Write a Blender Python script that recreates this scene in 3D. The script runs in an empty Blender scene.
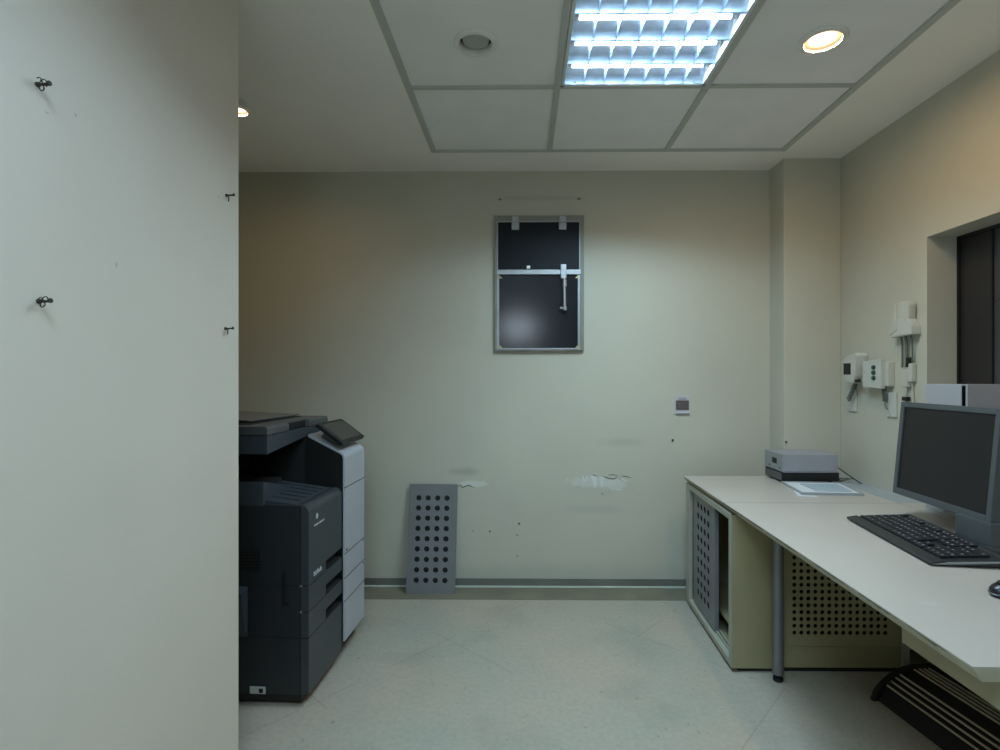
import bpy, bmesh, math, random
from mathutils import Vector, Matrix
R = math.radians
PI = math.pi
random.seed(7)
C = bpy.context.scene.collection

# ------------------------------------------------------------------ materials
def nt(m):
    m.use_nodes = True
    t = m.node_tree
    b = t.nodes.get('Principled BSDF')
    return t, b

def mat(name, col, rough=0.5, metal=0.0, var=0.06, scale=8.0, bump=0.0, bscale=60.0, spec=0.5):
    m = bpy.data.materials.new(name)
    t, b = nt(m)
    N, L = t.nodes, t.links
    geo = N.new('ShaderNodeNewGeometry')
    nz = N.new('ShaderNodeTexNoise'); nz.inputs['Scale'].default_value = scale; nz.inputs['Detail'].default_value = 4
    L.new(geo.outputs['Position'], nz.inputs['Vector'])
    rp = N.new('ShaderNodeMapRange')
    rp.inputs['From Min'].default_value = 0.3; rp.inputs['From Max'].default_value = 0.7
    rp.inputs['To Min'].default_value = 1 - var; rp.inputs['To Max'].default_value = 1 + var
    L.new(nz.outputs['Fac'], rp.inputs['Value'])
    mx = N.new('ShaderNodeVectorMath'); mx.operation = 'SCALE'
    mx.inputs[0].default_value = col[:3]
    L.new(rp.outputs['Result'], mx.inputs['Scale'])
    L.new(mx.outputs['Vector'], b.inputs['Base Color'])
    b.inputs['Roughness'].default_value = rough
    b.inputs['Metallic'].default_value = metal
    b.inputs['Specular IOR Level'].default_value = spec
    if bump:
        n2 = N.new('ShaderNodeTexNoise'); n2.inputs['Scale'].default_value = bscale; n2.inputs['Detail'].default_value = 6
        L.new(geo.outputs['Position'], n2.inputs['Vector'])
        bp = N.new('ShaderNodeBump'); bp.inputs['Strength'].default_value = bump; bp.inputs['Distance'].default_value = 0.004
        L.new(n2.outputs['Fac'], bp.inputs['Height'])
        L.new(bp.outputs['Normal'], b.inputs['Normal'])
    m['colnode'] = mx.name
    return m

def marks(m, items):
    """stains and scrapes with a shape of their own: (centre, radii, colour, strength, raggedness, noise scale)"""
    t, b = nt(m)
    N, L = t.nodes, t.links
    geo = N.new('ShaderNodeNewGeometry')
    src = b.inputs['Base Color'].links[0].from_socket
    for (c, r, col, amt, rag, ns, soft) in items:
        s = N.new('ShaderNodeVectorMath'); s.operation = 'SUBTRACT'; s.inputs[1].default_value = c
        L.new(geo.outputs['Position'], s.inputs[0])
        d = N.new('ShaderNodeVectorMath'); d.operation = 'DIVIDE'; d.inputs[1].default_value = r
        L.new(s.outputs[0], d.inputs[0])
        ln = N.new('ShaderNodeVectorMath'); ln.operation = 'LENGTH'; L.new(d.outputs[0], ln.inputs[0])
        nz = N.new('ShaderNodeTexNoise'); nz.inputs['Scale'].default_value = ns; nz.inputs['Detail'].default_value = 5
        L.new(geo.outputs['Position'], nz.inputs['Vector'])
        ma = N.new('ShaderNodeMath'); ma.operation = 'MULTIPLY_ADD'
        L.new(nz.outputs['Fac'], ma.inputs[0]); ma.inputs[1].default_value = rag; ma.inputs[2].default_value = -rag * 0.5
        ad = N.new('ShaderNodeMath'); ad.operation = 'ADD'
        L.new(ln.outputs['Value'], ad.inputs[0]); L.new(ma.outputs[0], ad.inputs[1])
        mr = N.new('ShaderNodeMapRange')
        mr.inputs['From Min'].default_value = 1 - soft; mr.inputs['From Max'].default_value = 1.0
        mr.inputs['To Min'].default_value = amt; mr.inputs['To Max'].default_value = 0
        L.new(ad.outputs[0], mr.inputs['Value'])
        mix = N.new('ShaderNodeMix'); mix.data_type = 'RGBA'
        L.new(mr.outputs['Result'], mix.inputs['Factor'])
        L.new(src, mix.inputs['A']); mix.inputs['B'].default_value = (*col, 1)
        src = mix.outputs['Result']
    L.new(src, b.inputs['Base Color'])

def emis(name, col, st, base=(0.8, 0.8, 0.8)):
    m = bpy.data.materials.new(name); t, b = nt(m)
    nz = t.nodes.new('ShaderNodeTexNoise'); nz.inputs['Scale'].default_value = 30
    b.inputs['Base Color'].default_value = (*base, 1)
    b.inputs['Emission Color'].default_value = (*col, 1)
    mr = t.nodes.new('ShaderNodeMapRange'); mr.inputs['To Min'].default_value = st * 0.95; mr.inputs['To Max'].default_value = st * 1.05
    t.links.new(nz.outputs['Fac'], mr.inputs['Value'])
    t.links.new(mr.outputs['Result'], b.inputs['Emission Strength'])
    return m

WALLC = (0.505, 0.488, 0.398)
M = {}
M['wall_side'] = mat('painted wall', WALLC, 0.45, var=0.03, scale=3, bump=0.08, bscale=90, spec=0.35)
M['wall_back'] = mat('painted back wall', WALLC, 0.5, var=0.035, scale=2.5, bump=0.06, bscale=90, spec=0.3)
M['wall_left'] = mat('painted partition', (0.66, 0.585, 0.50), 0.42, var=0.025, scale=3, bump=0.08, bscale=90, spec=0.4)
M['ceil'] = mat('ceiling paint', (0.90, 0.86, 0.81), 0.7, var=0.03, scale=2)
M['tile'] = mat('ceiling tile', (0.86, 0.84, 0.83), 0.8, var=0.03, scale=6, bump=0.05, bscale=300)
M['tbar'] = mat('ceiling grid metal', (0.50, 0.51, 0.47), 0.5, var=0.04)
M['louvre'] = mat('satin louvre metal', (0.36, 0.43, 0.52), 0.32, 0.8, var=0.12, scale=40)
M['fixture'] = mat('white enamel', (0.7, 0.72, 0.72), 0.4)
M['chrome'] = mat('chrome', (0.6, 0.6, 0.6), 0.2, 1.0, var=0.02)
M['alu'] = mat('aluminium', (0.40, 0.41, 0.42), 0.42, 0.6, var=0.08, scale=25)
M['hframe'] = mat('painted hatch frame', (0.22, 0.22, 0.185), 0.45, var=0.08)
M['brass'] = mat('yellow metal', (0.55, 0.5, 0.12), 0.4, 0.4)
M['skirt'] = mat('skirting vinyl', (0.15, 0.155, 0.132), 0.5, var=0.15, scale=5)
M['lip'] = mat('skirting lip', (0.55, 0.58, 0.5), 0.5, var=0.1, scale=9)
M['strip'] = mat('bare floor strip', (0.175, 0.162, 0.112), 0.6, var=0.15, scale=6)
M['dark'] = mat('black glossy board', (0.012, 0.014, 0.018), 0.165, var=0.15, scale=6, spec=0.45)
M['dark2'] = mat('black matt board', (0.006, 0.008, 0.011), 0.45, var=0.15, scale=6, spec=0.2)
M['plaster'] = mat('bare plaster', (0.62, 0.63, 0.60), 0.7, var=0.08, scale=60)
M['crack'] = mat('dark cracked paint', (0.10, 0.10, 0.085), 0.7)
M['bright'] = mat('white plastic tab', (0.92, 0.92, 0.95), 0.3)
M['void'] = mat('black interior', (0.006, 0.006, 0.006), 0.8)
M['winboard'] = mat('dark window pane', (0.022, 0.020, 0.020), 0.35, var=0.1, scale=3)
M['winboard2'] = mat('dark window pane near', (0.05, 0.05, 0.052), 0.4, var=0.1, scale=3)
M['winframe'] = mat('black window frame', (0.01, 0.01, 0.01), 0.5)
M['desk'] = mat('desk laminate', (0.455, 0.41, 0.36), 0.32, var=0.03, scale=4, spec=0.4)
M['deskedge'] = mat('desk edging', (0.45, 0.43, 0.32), 0.5, var=0.12, scale=20)
M['apron'] = mat('desk apron', (0.33, 0.30, 0.19), 0.55, var=0.05)
M['cab'] = mat('cabinet paint', (0.315, 0.275, 0.155), 0.45, var=0.06, scale=5)
M['cabw'] = mat('cabinet edge', (0.36, 0.355, 0.285), 0.45, var=0.06, scale=9)
M['greydoor'] = mat('grey painted steel', (0.180, 0.188, 0.194), 0.42, 0.1, var=0.05, scale=7)
M['greystrip'] = mat('grey strip', (0.33, 0.36, 0.38), 0.5, var=0.05)
M['steel'] = mat('steel tube', (0.22, 0.22, 0.23), 0.4, 0.6)
M['cop'] = mat('copier charcoal plastic', (0.018, 0.021, 0.024), 0.42, var=0.06, scale=10, bump=0.04, bscale=400)
M['cop2'] = mat('copier front plastic', (0.040, 0.046, 0.051), 0.36, var=0.05, scale=6, bump=0.03, bscale=400)
M['cop3'] = mat('copier tray plastic', (0.040, 0.048, 0.058), 0.45, var=0.05, scale=6)
M['copw'] = mat('copier light plastic', (0.43, 0.44, 0.47), 0.38, var=0.03, scale=6)
M['cops'] = mat('copier feeder plastic', (0.075, 0.078, 0.078), 0.45, var=0.05)
M['copt'] = mat('feeder tray plastic', (0.13, 0.125, 0.11), 0.5, var=0.05)
M['screen'] = mat('dark screen glass', (0.04, 0.036, 0.034), 0.25, var=0.03)
M['monscreen'] = mat('monitor screen', (0.014, 0.0125, 0.013), 0.38, var=0.05, scale=3, spec=0.35)
M['bezel'] = mat('monitor bezel', (0.085, 0.097, 0.103), 0.42, 0.2, var=0.04)
M['silver'] = mat('silver plastic', (0.32, 0.34, 0.36), 0.35, 0.4, var=0.05)
M['key'] = mat('black key plastic', (0.009, 0.010, 0.013), 0.55)
M['kbd'] = mat('keyboard case', (0.022, 0.024, 0.024), 0.45)
M['legend'] = mat('key legend', (0.35, 0.37, 0.42), 0.5)
M['mouse'] = mat('mouse plastic', (0.012, 0.012, 0.016), 0.3)
M['white'] = mat('white plastic', (0.52, 0.525, 0.475), 0.4, var=0.04, scale=10)
M['cream'] = mat('cream plastic', (0.50, 0.495, 0.42), 0.45, var=0.05)
M['green'] = mat('dark green button', (0.01, 0.06, 0.045), 0.4)
M['rubber'] = mat('dark cable', (0.02, 0.022, 0.02), 0.5)
M['coil'] = mat('grey coil cable', (0.10, 0.12, 0.10), 0.5)
M['lilac'] = mat('lilac grey metal', (0.35, 0.35, 0.385), 0.4, 0.2, var=0.04)
M['paper'] = mat('paper', (0.62, 0.66, 0.68), 0.6, var=0.03)
M['bluepaper'] = mat('bluish sheet', (0.36, 0.45, 0.50), 0.5, var=0.05)
M['sign'] = mat('sign print', (0.10, 0.075, 0.075), 0.5, var=0.3, scale=150)
M['signw'] = mat('sign card', (0.50, 0.48, 0.50), 0.5)
M['rust'] = mat('dark rusty metal', (0.05, 0.045, 0.035), 0.5, 0.5)
M['case'] = mat('pale case metal', (0.40, 0.415, 0.44), 0.45, var=0.03)
M['taupe'] = mat('taupe case metal', (0.19, 0.17, 0.17), 0.45, var=0.04)
M['rack'] = mat('black rack plastic', (0.006, 0.006, 0.006), 0.45)
M['rod'] = mat('tan rod', (0.48, 0.42, 0.31), 0.4, 0.3)
M['lamp_off'] = mat('unlit lamp glass', (0.40, 0.41, 0.38), 0.4)
M['downrim'] = mat('downlight rim', (0.78, 0.77, 0.74), 0.4)
M['tube'] = emis('fluorescent tube', (0.80, 0.92, 1.0), 9.0)
M['warm'] = emis('warm lamp', (1.0, 0.62, 0.33), 3.6)
M['warm_edge'] = emis('warm lamp edge', (1.0, 0.42, 0.14), 1.5)
M['glare_glow'] = emis('added glare glow', (0.74, 0.86, 1.0), 14.0)  # glow of the unseen lamp added for the hatch glare

# floor: speckled worn vinyl
def floor_mat():
    m = bpy.data.materials.new('speckled vinyl'); t, b = nt(m); N, L = t.nodes, t.links
    geo = N.new('ShaderNodeNewGeometry')
    def noise(sc, det=3):
        n = N.new('ShaderNodeTexNoise'); n.inputs['Scale'].default_value = sc; n.inputs['Detail'].default_value = det
        L.new(geo.outputs['Position'], n.inputs['Vector']); return n.outputs['Fac']
    def ramp(fac, a, bb, ca, cb):
        r = N.new('ShaderNodeValToRGB'); r.color_ramp.elements[0].position = a; r.color_ramp.elements[1].position = bb
        r.color_ramp.elements[0].color = (*ca, 1); r.color_ramp.elements[1].color = (*cb, 1); L.new(fac, r.inputs['Fac']); return r.outputs['Color']
    def mix(f, a, c, mode='MIX'):
        x = N.new('ShaderNodeMix'); x.data_type = 'RGBA'; x.blend_type = mode
        if isinstance(f, float): x.inputs['Factor'].default_value = f
        else: L.new(f, x.inputs['Factor'])
        L.new(a, x.inputs['A']); L.new(c, x.inputs['B']); return x.outputs['Result']
    base = ramp(noise(1.3, 4), 0.38, 0.62, (0.345, 0.338, 0.278), (0.412, 0.350, 0.282))
    sp = ramp(noise(55, 6), 0.30, 0.70, (0.93, 0.935, 0.93), (1.06, 1.06, 1.055))
    c = mix(1.0, base, sp, 'MULTIPLY')
    c = mix(1.0, c, ramp(noise(3.2, 6), 0.30, 0.48, (0.87, 0.90, 0.89), (1.0, 1.0, 1.0)), 'MULTIPLY')
    fl = ramp(noise(48, 2), 0.27, 0.31, (0.74, 0.71, 0.68), (1, 1, 1))
    c = mix(1.0, c, fl, 'MULTIPLY')
    # diagonal scratches
    mp = N.new('ShaderNodeMapping'); mp.inputs['Rotation'].default_value = (0, 0, R(42)); L.new(geo.outputs['Position'], mp.inputs['Vector'])
    for rot, off in ((42, 0.0), (-48, 0.3)):
        mp = N.new('ShaderNodeMapping'); mp.inputs['Rotation'].default_value = (0, 0, R(rot)); L.new(geo.outputs['Position'], mp.inputs['Vector'])
        sx = N.new('ShaderNodeSeparateXYZ'); L.new(mp.outputs['Vector'], sx.inputs['Vector'])
        a = N.new('ShaderNodeMath'); a.operation = 'ADD'; a.inputs[1].default_value = off; L.new(sx.outputs['X'], a.inputs[0])
        p = N.new('ShaderNodeMath'); p.operation = 'PINGPONG'; p.inputs[1].default_value = 0.31; L.new(a.outputs[0], p.inputs[0])
        ln = ramp(p.outputs[0], 0.0015, 0.004, (0.80, 0.79, 0.76), (1, 1, 1))
        br = N.new('ShaderNodeMath'); br.operation = 'GREATER_THAN'; br.inputs[1].default_value = 0.52
        L.new(noise(1.7, 2), br.inputs[0])
        c = mix(br.outputs[0], c, mix(1.0, c, ln, 'MULTIPLY'))
    L.new(c, b.inputs['Base Color'])
    b.inputs['Roughness'].default_value = 0.42
    rr = N.new('ShaderNodeMapRange'); rr.inputs['To Min'].default_value = 0.34; rr.inputs['To Max'].default_value = 0.6
    L.new(noise(5, 4), rr.inputs['Value']); L.new(rr.outputs['Result'], b.inputs['Roughness'])
    b.inputs['Specular IOR Level'].default_value = 0.35
    return m
M['floor'] = floor_mat()

# ------------------------------------------------------------------ mesh helpers
class MB:
    def __init__(s): s.bm = bmesh.new(); s.mats = []
    def mi(s, m):
        if m not in s.mats: s.mats.append(m)
        return s.mats.index(m)
    def _set(s, faces, m):
        if m is not None:
            i = s.mi(m)
            for f in faces: f.material_index = i
    def box(s, x0, x1, y0, y1, z0, z1, bev=0.0, m=None, seg=2):
        t = bmesh.new()
        r = bmesh.ops.create_cube(t, size=1)
        for v in t.verts:
            v.co = Vector((x0 + (v.co.x + .5) * (x1 - x0), y0 + (v.co.y + .5) * (y1 - y0), z0 + (v.co.z + .5) * (z1 - z0)))
        if bev: bmesh.ops.bevel(t, geom=t.edges[:], offset=bev, segments=seg, profile=.5, affect='EDGES', clamp_overlap=True)
        return s.merge(t, m)
    def merge(s, t, m=None, mtx=None):
        if mtx is not None: bmesh.ops.transform(t, matrix=mtx, verts=t.verts)
        me = bpy.data.meshes.new('tmp'); t.to_mesh(me); t.free()
        n = len(s.bm.faces); s.bm.from_mesh(me); bpy.data.meshes.remove(me)
        s.bm.faces.ensure_lookup_table()
        fs = [s.bm.faces[i] for i in range(n, len(s.bm.faces))]
        s._set(fs, m)
        return fs
    def prism(s, pts, ext, m=None, bev=0.0, axis=None):
        """pts: 3D polygon, ext: extrusion vector"""
        t = bmesh.new()
        vs = [t.verts.new(p) for p in pts]
        f = t.faces.new(vs)
        r = bmesh.ops.extrude_face_region(t, geom=[f])
        for g in r['geom']:
            if isinstance(g, bmesh.types.BMVert): g.co += Vector(ext)
        bmesh.ops.recalc_face_normals(t, faces=t.faces[:])
        if bev: bmesh.ops.bevel(t, geom=t.edges[:], offset=bev, segments=2, profile=.5, affect='EDGES', clamp_overlap=True)
        return s.merge(t, m)
    def cyl(s, p0, p1, r0, r1=None, n=20, m=None, bev=0.0):
        r1 = r0 if r1 is None else r1
        t = bmesh.new()
        p0, p1 = Vector(p0), Vector(p1); d = p1 - p0
        bmesh.ops.create_cone(t, cap_ends=True, segments=n, radius1=r0, radius2=r1, depth=d.length)
        if bev:
            es = [e for e in t.edges if any(len(f.verts) > 4 for f in e.link_faces)]
            bmesh.ops.bevel(t, geom=es, offset=bev, segments=2, profile=.5, affect='EDGES', clamp_overlap=True)
        mtx = Matrix.Translation((p0 + p1) / 2) @ d.to_track_quat('Z', 'Y').to_matrix().to_4x4()
        return s.merge(t, m, mtx)
    def tube(s, pts, r, n=8, m=None, cap=True):
        pts = [Vector(p) for p in pts]
        t = bmesh.new(); rings = []; up = None
        for i, p in enumerate(pts):
            d = (pts[min(i + 1, len(pts) - 1)] - pts[max(i - 1, 0)]).normalized()
            if up is None:
                up = Vector((0, 0, 1)) if abs(d.z) < .9 else Vector((1, 0, 0))
            a = d.cross(up)
            if a.length < 1e-5: a = d.orthogonal()
            a.normalize(); b = a.cross(d).normalized(); up = b
            rr = r[i] if isinstance(r, (list, tuple)) else r
            rings.append([t.verts.new(p + a * math.cos(2 * PI * k / n) * rr + b * math.sin(2 * PI * k / n) * rr) for k in range(n)])
        for i in range(len(rings) - 1):
            for k in range(n): t.faces.new((rings[i][k], rings[i][(k + 1) % n], rings[i + 1][(k + 1) % n], rings[i + 1][k]))
        if cap: t.faces.new(rings[0][::-1]); t.faces.new(rings[-1])
        bmesh.ops.recalc_face_normals(t, faces=t.faces[:])
        return s.merge(t, m)
    def lathe(s, prof, n=32, m=None, mtx=None):
        t = bmesh.new(); rings = []
        for (r, z) in prof:
            rings.append([t.verts.new((r * math.cos(2 * PI * k / n), r * math.sin(2 * PI * k / n), z)) for k in range(n)] if r > 1e-6 else [t.verts.new((0, 0, z))])
        for a, b in zip(rings, rings[1:]):
            for k in range(n):
                k2 = (k + 1) % n
                if len(a) == 1 and len(b) == 1: continue
                if len(a) == 1: t.faces.new((a[0], b[k], b[k2]))
                elif len(b) == 1: t.faces.new((a[k], a[k2], b[0]))
                else: t.faces.new((a[k], a[k2], b[k2], b[k]))
        return s.merge(t, m, mtx)
    def perf(s, o, ux, uy, w, h, thick, cols, rows, x0, y0, px, py, r, m=None, n=12):
        """sheet w x h from corner o along unit vectors ux, uy; holes on a grid; thick backwards along -(ux x uy)"""
        o, ux, uy = Vector(o), Vector(ux).normalized(), Vector(uy).normalized()
        nn = ux.cross(uy).normalized()
        t = bmesh.new()
        xs = [0] + [x0 - px / 2 + px * i for i in range(cols + 1)] + [w]
        ys = [0] + [y0 - py / 2 + py * i for i in range(rows + 1)] + [h]
        P = lambda x, y, d=0.0: t.verts.new(o + ux * x + uy * y - nn * d)
        for side in (0, 1):
            d = thick * side
            for i in range(len(xs) - 1):
                for j in range(len(ys) - 1):
                    a, b, c, e = xs[i], xs[i + 1], ys[j], ys[j + 1]
                    if 1 <= i <= cols and 1 <= j <= rows:
                        cx, cy = (a + b) / 2, (c + e) / 2
                        sq = []; ci = []
                        for k in range(n):
                            an = 2 * PI * k / n + PI / 4
                            cs, sn = math.cos(an), math.sin(an)
                            hx, hy = (b - a) / 2, (e - c) / 2
                            q = max(abs(cs) / hx, abs(sn) / hy)
                            if k % (n // 4) == 0: sq.append(P(cx + math.copysign(hx, cs), cy + math.copysign(hy, sn), d))
                            else: sq.append(P(cx + cs / q, cy + sn / q, d))
                            ci.append(P(cx + cs * r, cy + sn * r, d))
                        for k in range(n):
                            k2 = (k + 1) % n
                            f = (sq[k], sq[k2], ci[k2], ci[k])
                            t.faces.new(f if side == 0 else f[::-1])
                        if side == 0:
                            bk = [P(cx + math.cos(2 * PI * k / n + PI / 4) * r, cy + math.sin(2 * PI * k / n + PI / 4) * r, thick) for k in range(n)]
                            for k in range(n):
                                k2 = (k + 1) % n
                                t.faces.new((ci[k], ci[k2], bk[k2], bk[k]))
                    else:
                        f = [P(a, c, d), P(b, c, d), P(b, e, d), P(a, e, d)]
                        t.faces.new(f if side == 0 else f[::-1])
        for (a, b) in (((0, 0), (w, 0)), ((w, 0), (w, h)), ((w, h), (0, h)), ((0, h), (0, 0))):
            t.faces.new([P(*a), P(*b), P(*b, thick), P(*a, thick)][::-1])
        bmesh.ops.remove_doubles(t, verts=t.verts[:], dist=1e-5)
        return s.merge(t, m)
    def build(s, name, m, parent=None, smooth=True, org=None):
        me = bpy.data.meshes.new(name)
        loc = Vector((0, 0, 0))
        if parent is not None:
            r = parent
            while r.parent is not None: r = r.parent
            if not r.get('_local'): bmesh.ops.translate(s.bm, verts=s.bm.verts, vec=-Vector(r.location))
        else:
            xs = [v.co.copy() for v in s.bm.verts]
            if org is None:
                lo = Vector([min(c[i] for c in xs) for i in range(3)]); hi = Vector([max(c[i] for c in xs) for i in range(3)])
                org = Vector(((lo.x + hi.x) / 2, (lo.y + hi.y) / 2, lo.z))
            loc = Vector(org)
            bmesh.ops.translate(s.bm, verts=s.bm.verts, vec=-loc)
        s.bm.to_mesh(me); s.bm.free()
        if s.mats:
            for k in s.mats: me.materials.append(M[k])
        else: me.materials.append(M[m])
        o = bpy.data.objects.new(name, me); C.objects.link(o); o.location = loc
        if parent is not None: o.parent = parent
        if smooth:
            for p in me.polygons: p.use_smooth = True
            me.set_sharp_from_angle(angle=R(35))
        wn = o.modifiers.new('normals', 'WEIGHTED_NORMAL'); wn.keep_sharp = True; wn.weight = 100
        return o

def tag(o, label, cat, group=None):
    o['label'] = label; o['category'] = cat
    if group: o['group'] = group
    return o
def thing(name, label, cat, loc, rz=0.0, group=None, local=False):
    o = bpy.data.objects.new(name, None); C.objects.link(o)
    o.location = loc; o.rotation_euler = (0, 0, rz); o.empty_display_size = .05
    if local: o['_local'] = 1
    return tag(o, label, cat, group)
def struct(o): o['kind'] = 'structure'; return o
def one(name, m, parent, *a, **k):
    b = MB(); b.box(*a, **k); return b.build(name, m, parent)

# ------------------------------------------------------------------ the room
CZ = 2.357; WY = 3.0; WX = 1.695; LX = -0.838; LEND = 1.56; PY = 2.84; PX = 1.392; BY = -1.8
AX = -1.8
struct(one('floor', 'floor', None, AX - .1, WX + .3, BY - .1, WY + .15, -.08, 0))
b = MB(); b.box(LX + .0, WX, PY - .005, WY, 0, .0025, m='strip'); b.box(AX, LX, PY - .005, WY, 0, .0025, m='strip')
o = b.build('trim_1', 'strip', None); struct(o)

# back wall
backm = M['wall_back']
Y = WY
def px(u, v, Y=WY):   # metric position on the back wall of a mark
    return None
marks(backm, [
    # soft grey smears
    ((0.555, Y, 0.825), (0.16, .05, 0.035), (0.30, 0.29, 0.25), 0.35, 0.7, 9, 0.8),
    ((0.40, Y, 0.445), (0.22, .05, 0.035), (0.33, 0.33, 0.28), 0.30, 0.7, 9, 0.8),
    ((-0.33, Y, 0.655), (0.12, .05, 0.03), (0.27, 0.27, 0.22), 0.45, 0.8, 12, 0.7),
    ((0.42, Y, 0.575), (0.24, .05, 0.06), (0.40, 0.40, 0.36), 0.30, 0.8, 14, 0.6),
    # peeled paint, right patch
    ((0.40, Y, 0.600), (0.16, .05, 0.040), (0.64, 0.65, 0.59), 0.45, 1.6, 26, 0.4),
    ((0.515, Y, 0.585), (0.075, .05, 0.035), (0.62, 0.62, 0.57), 0.6, 1.4, 32, 0.3),
    ((0.45, Y, 0.533), (0.012, .05, 0.008), (0.30, 0.22, 0.17), 0.6, 1.0, 60, 0.4),
    # left patch beside the leaning panel
    ((-0.28, Y, 0.588), (0.10, .05, 0.020), (0.66, 0.67, 0.60), 0.6, 1.5, 30, 0.3),
    # specks and screw holes
    ((-0.02, Y, 0.362), (0.008, .05, 0.008), (0.04, 0.04, 0.03), 0.9, 0.3, 60, 0.4),
    ((-0.185, Y, 0.317), (0.007, .05, 0.007), (0.05, 0.05, 0.04), 0.9, 0.3, 60, 0.4),
    ((-0.03, Y, 0.296), (0.006, .05, 0.006), (0.12, 0.10, 0.06), 0.8, 0.3, 60, 0.4),
    ((-0.03, Y, 0.178), (0.006, .05, 0.006), (0.08, 0.07, 0.05), 0.8, 0.3, 60, 0.4),
    ((-0.28, Y, 0.32), (0.005, .05, 0.005), (0.08, 0.07, 0.05), 0.8, 0.3, 60, 0.4),
    ((-0.128, Y, 2.198), (0.010, .05, 0.007), (0.06, 0.055, 0.04), 0.9, 0.3, 60, 0.4),
    ((0.319, Y, 2.20), (0.012, .05, 0.008), (0.05, 0.045, 0.035), 0.9, 0.3, 60, 0.4),
    ((0.1, Y, 2.205), (0.27, .05, 0.02), (0.36, 0.33, 0.25), 0.35, 0.9, 7, 0.5),
    # ragged darker band above the skirting
    ((0.2, Y, 0.06), (1.3, .05, 0.10), (0.40, 0.40, 0.34), 0.55, 0.8, 5, 0.7),
])
b = MB(); b.box(AX - .1, WX + .3, WY, WY + .12, 0, CZ + .15)
wb = struct(b.build('wall_back', 'wall_back', None))
def wpt(u, v, d=0.0): return (0.24 + (u - 565) * .00564, WY - d, .6434 - (v - 474) * .0056)
for tri in ([(590.5, 475.5), (597.2, 476.2), (595.6, 489)], [(599.5, 476.5), (605.5, 477), (601.3, 488.5)], [(582, 475.6), (583.4, 475.6), (585.0, 481.5), (584.2, 484)], [(586.4, 475.8), (588, 475.8), (585.6, 483.5)], [(622, 478), (629, 481.5), (621, 479.6)], [(616, 489), (624, 489.6), (617, 490.4)]):
    b = MB(); b.prism([wpt(u, v, .0006) for u, v in tri], (0, .002, 0)); b.build('bare_plaster', 'plaster', wb)
for ln in ([(592.5, 474.6), (595, 475.6), (598, 476.2)], [(602.5, 476), (606, 477.2), (610, 478.6), (614, 478.8), (618, 476.6)], [(608, 475), (613, 474.6), (618, 475.8)], [(619, 478), (621.5, 479.8)], [(620.5, 475.8), (626, 476.2), (631.5, 478)], [(457, 487), (460, 485.5), (462, 488), (465, 486.5), (469, 485.5), (473, 488)]):
    b = MB(); b.tube([wpt(u, v, -.0005) for u, v in ln], [.0012] + [.0030] * (len(ln) - 2) + [.0012], 6); b.build('paint_crack', 'crack', wb)
b = MB(); b.box(PX, WX + .001, PY, WY + .01, 0, CZ + .02, bev=.006)
struct(b.build('wall_pilaster', 'wall_side', None))
# right wall with window opening
wy0, wy1, wz0, wz1 = 0.55, 2.239, 1.13, 1.780
WT = 0.135
b = MB()
for (a, c, d, e) in ((BY, wy0, 0, CZ + .15), (wy1, WY + .05, 0, CZ + .15), (wy0, wy1, 0, wz0), (wy0, wy1, wz1, CZ + .15)):
    b.box(WX, WX + .3, a, c, d, e)
struct(b.build('wall_right', 'wall_side', None))
# left partition (ends short of the alcove where the copier stands)
marks(M['wall_left'], [
    ((LX, 1.085, 1.425), (.05, .004, .008), (0.30, 0.33, 0.33), .5, .8, 90, .4),
    ((LX, 0.985, 1.685), (.05, .003, .003), (0.20, 0.22, 0.22), .6, .8, 90, .4),
    ((LX, 0.925, 1.660), (.05, .005, .003), (0.30, 0.32, 0.32), .5, .8, 90, .4),
    ((LX, 1.45, 1.690), (.05, .004, .006), (0.30, 0.32, 0.36), .5, .8, 90, .4),
])
b = MB(); b.box(LX - .12, LX, BY, LEND, 0, CZ + .15, bev=.006)
struct(b.build('wall_left', 'wall_left', None))
b = MB(); b.box(AX - .1, AX, LEND - 1.0, WY, 0, CZ + .15); b.box(AX, LX - .12, LEND - 1.0, LEND - .9, 0, CZ + .15)
struct(b.build('wall_alcove', 'wall_side', None))
b = MB(); b.box(LX - .12, WX + .3, BY - .12, BY, 0, CZ + .15)
struct(b.build('wall_front', 'wall_side', None))

# skirting along the back wall
b = MB(); b.box(AX, PX, WY - .006, WY, .012, .052, m='skirt'); b.box(AX, PX, WY - .012, WY, .003, .013, m='lip', bev=.002)
struct(b.build('baseboard_back', 'skirt', None))
b = MB(); b.box(PX, WX, PY - .006, PY, .003, .052)
struct(b.build('baseboard_pilaster', 'skirt', None))

# ceiling: plaster border, recessed tiles, T bars
GX = [-0.46, 0.14, 0.74, 1.34]
GY = [2.737, 2.135, 1.535, 0.935, 0.335, -0.265, -0.865, -1.465]
FIX = [(1, 1), (0, 4)]             # light fixtures (column, row)
DL = {(0, 1): (-0.164, 1.856), (2, 1): (1.042, 1.850)}
b = MB()
b.box(AX - .1, GX[0], BY - .1, WY + .1, CZ, CZ + .12, m='ceil')
b.box(GX[3], WX + .3, BY - .1, WY + .1, CZ, CZ + .12, m='ceil')
b.box(GX[0], GX[3], GY[0], WY + .1, CZ, CZ + .12, m='ceil')
b.box(GX[0], GX[3], BY - .1, GY[7], CZ, CZ + .12, m='ceil')
for i in range(3):
    for j in range(7):
        if (i, j) in FIX: continue
        x0, x1, y1, y0 = GX[i], GX[i + 1], GY[j], GY[j + 1]
        if (i, j) in DL:
            cx, cy = DL[(i, j)]
            b.perf((x1, y0, CZ + .008), (-1, 0, 0), (0, 1, 0), x1 - x0, y1 - y0, .012, 1, 1, x1 - cx, cy - y0, .3, .3, .062, m='tile', n=32)
        else:
            b.box(x0, x1, y0, y1, CZ + .008, CZ + .02, m='tile')
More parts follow.
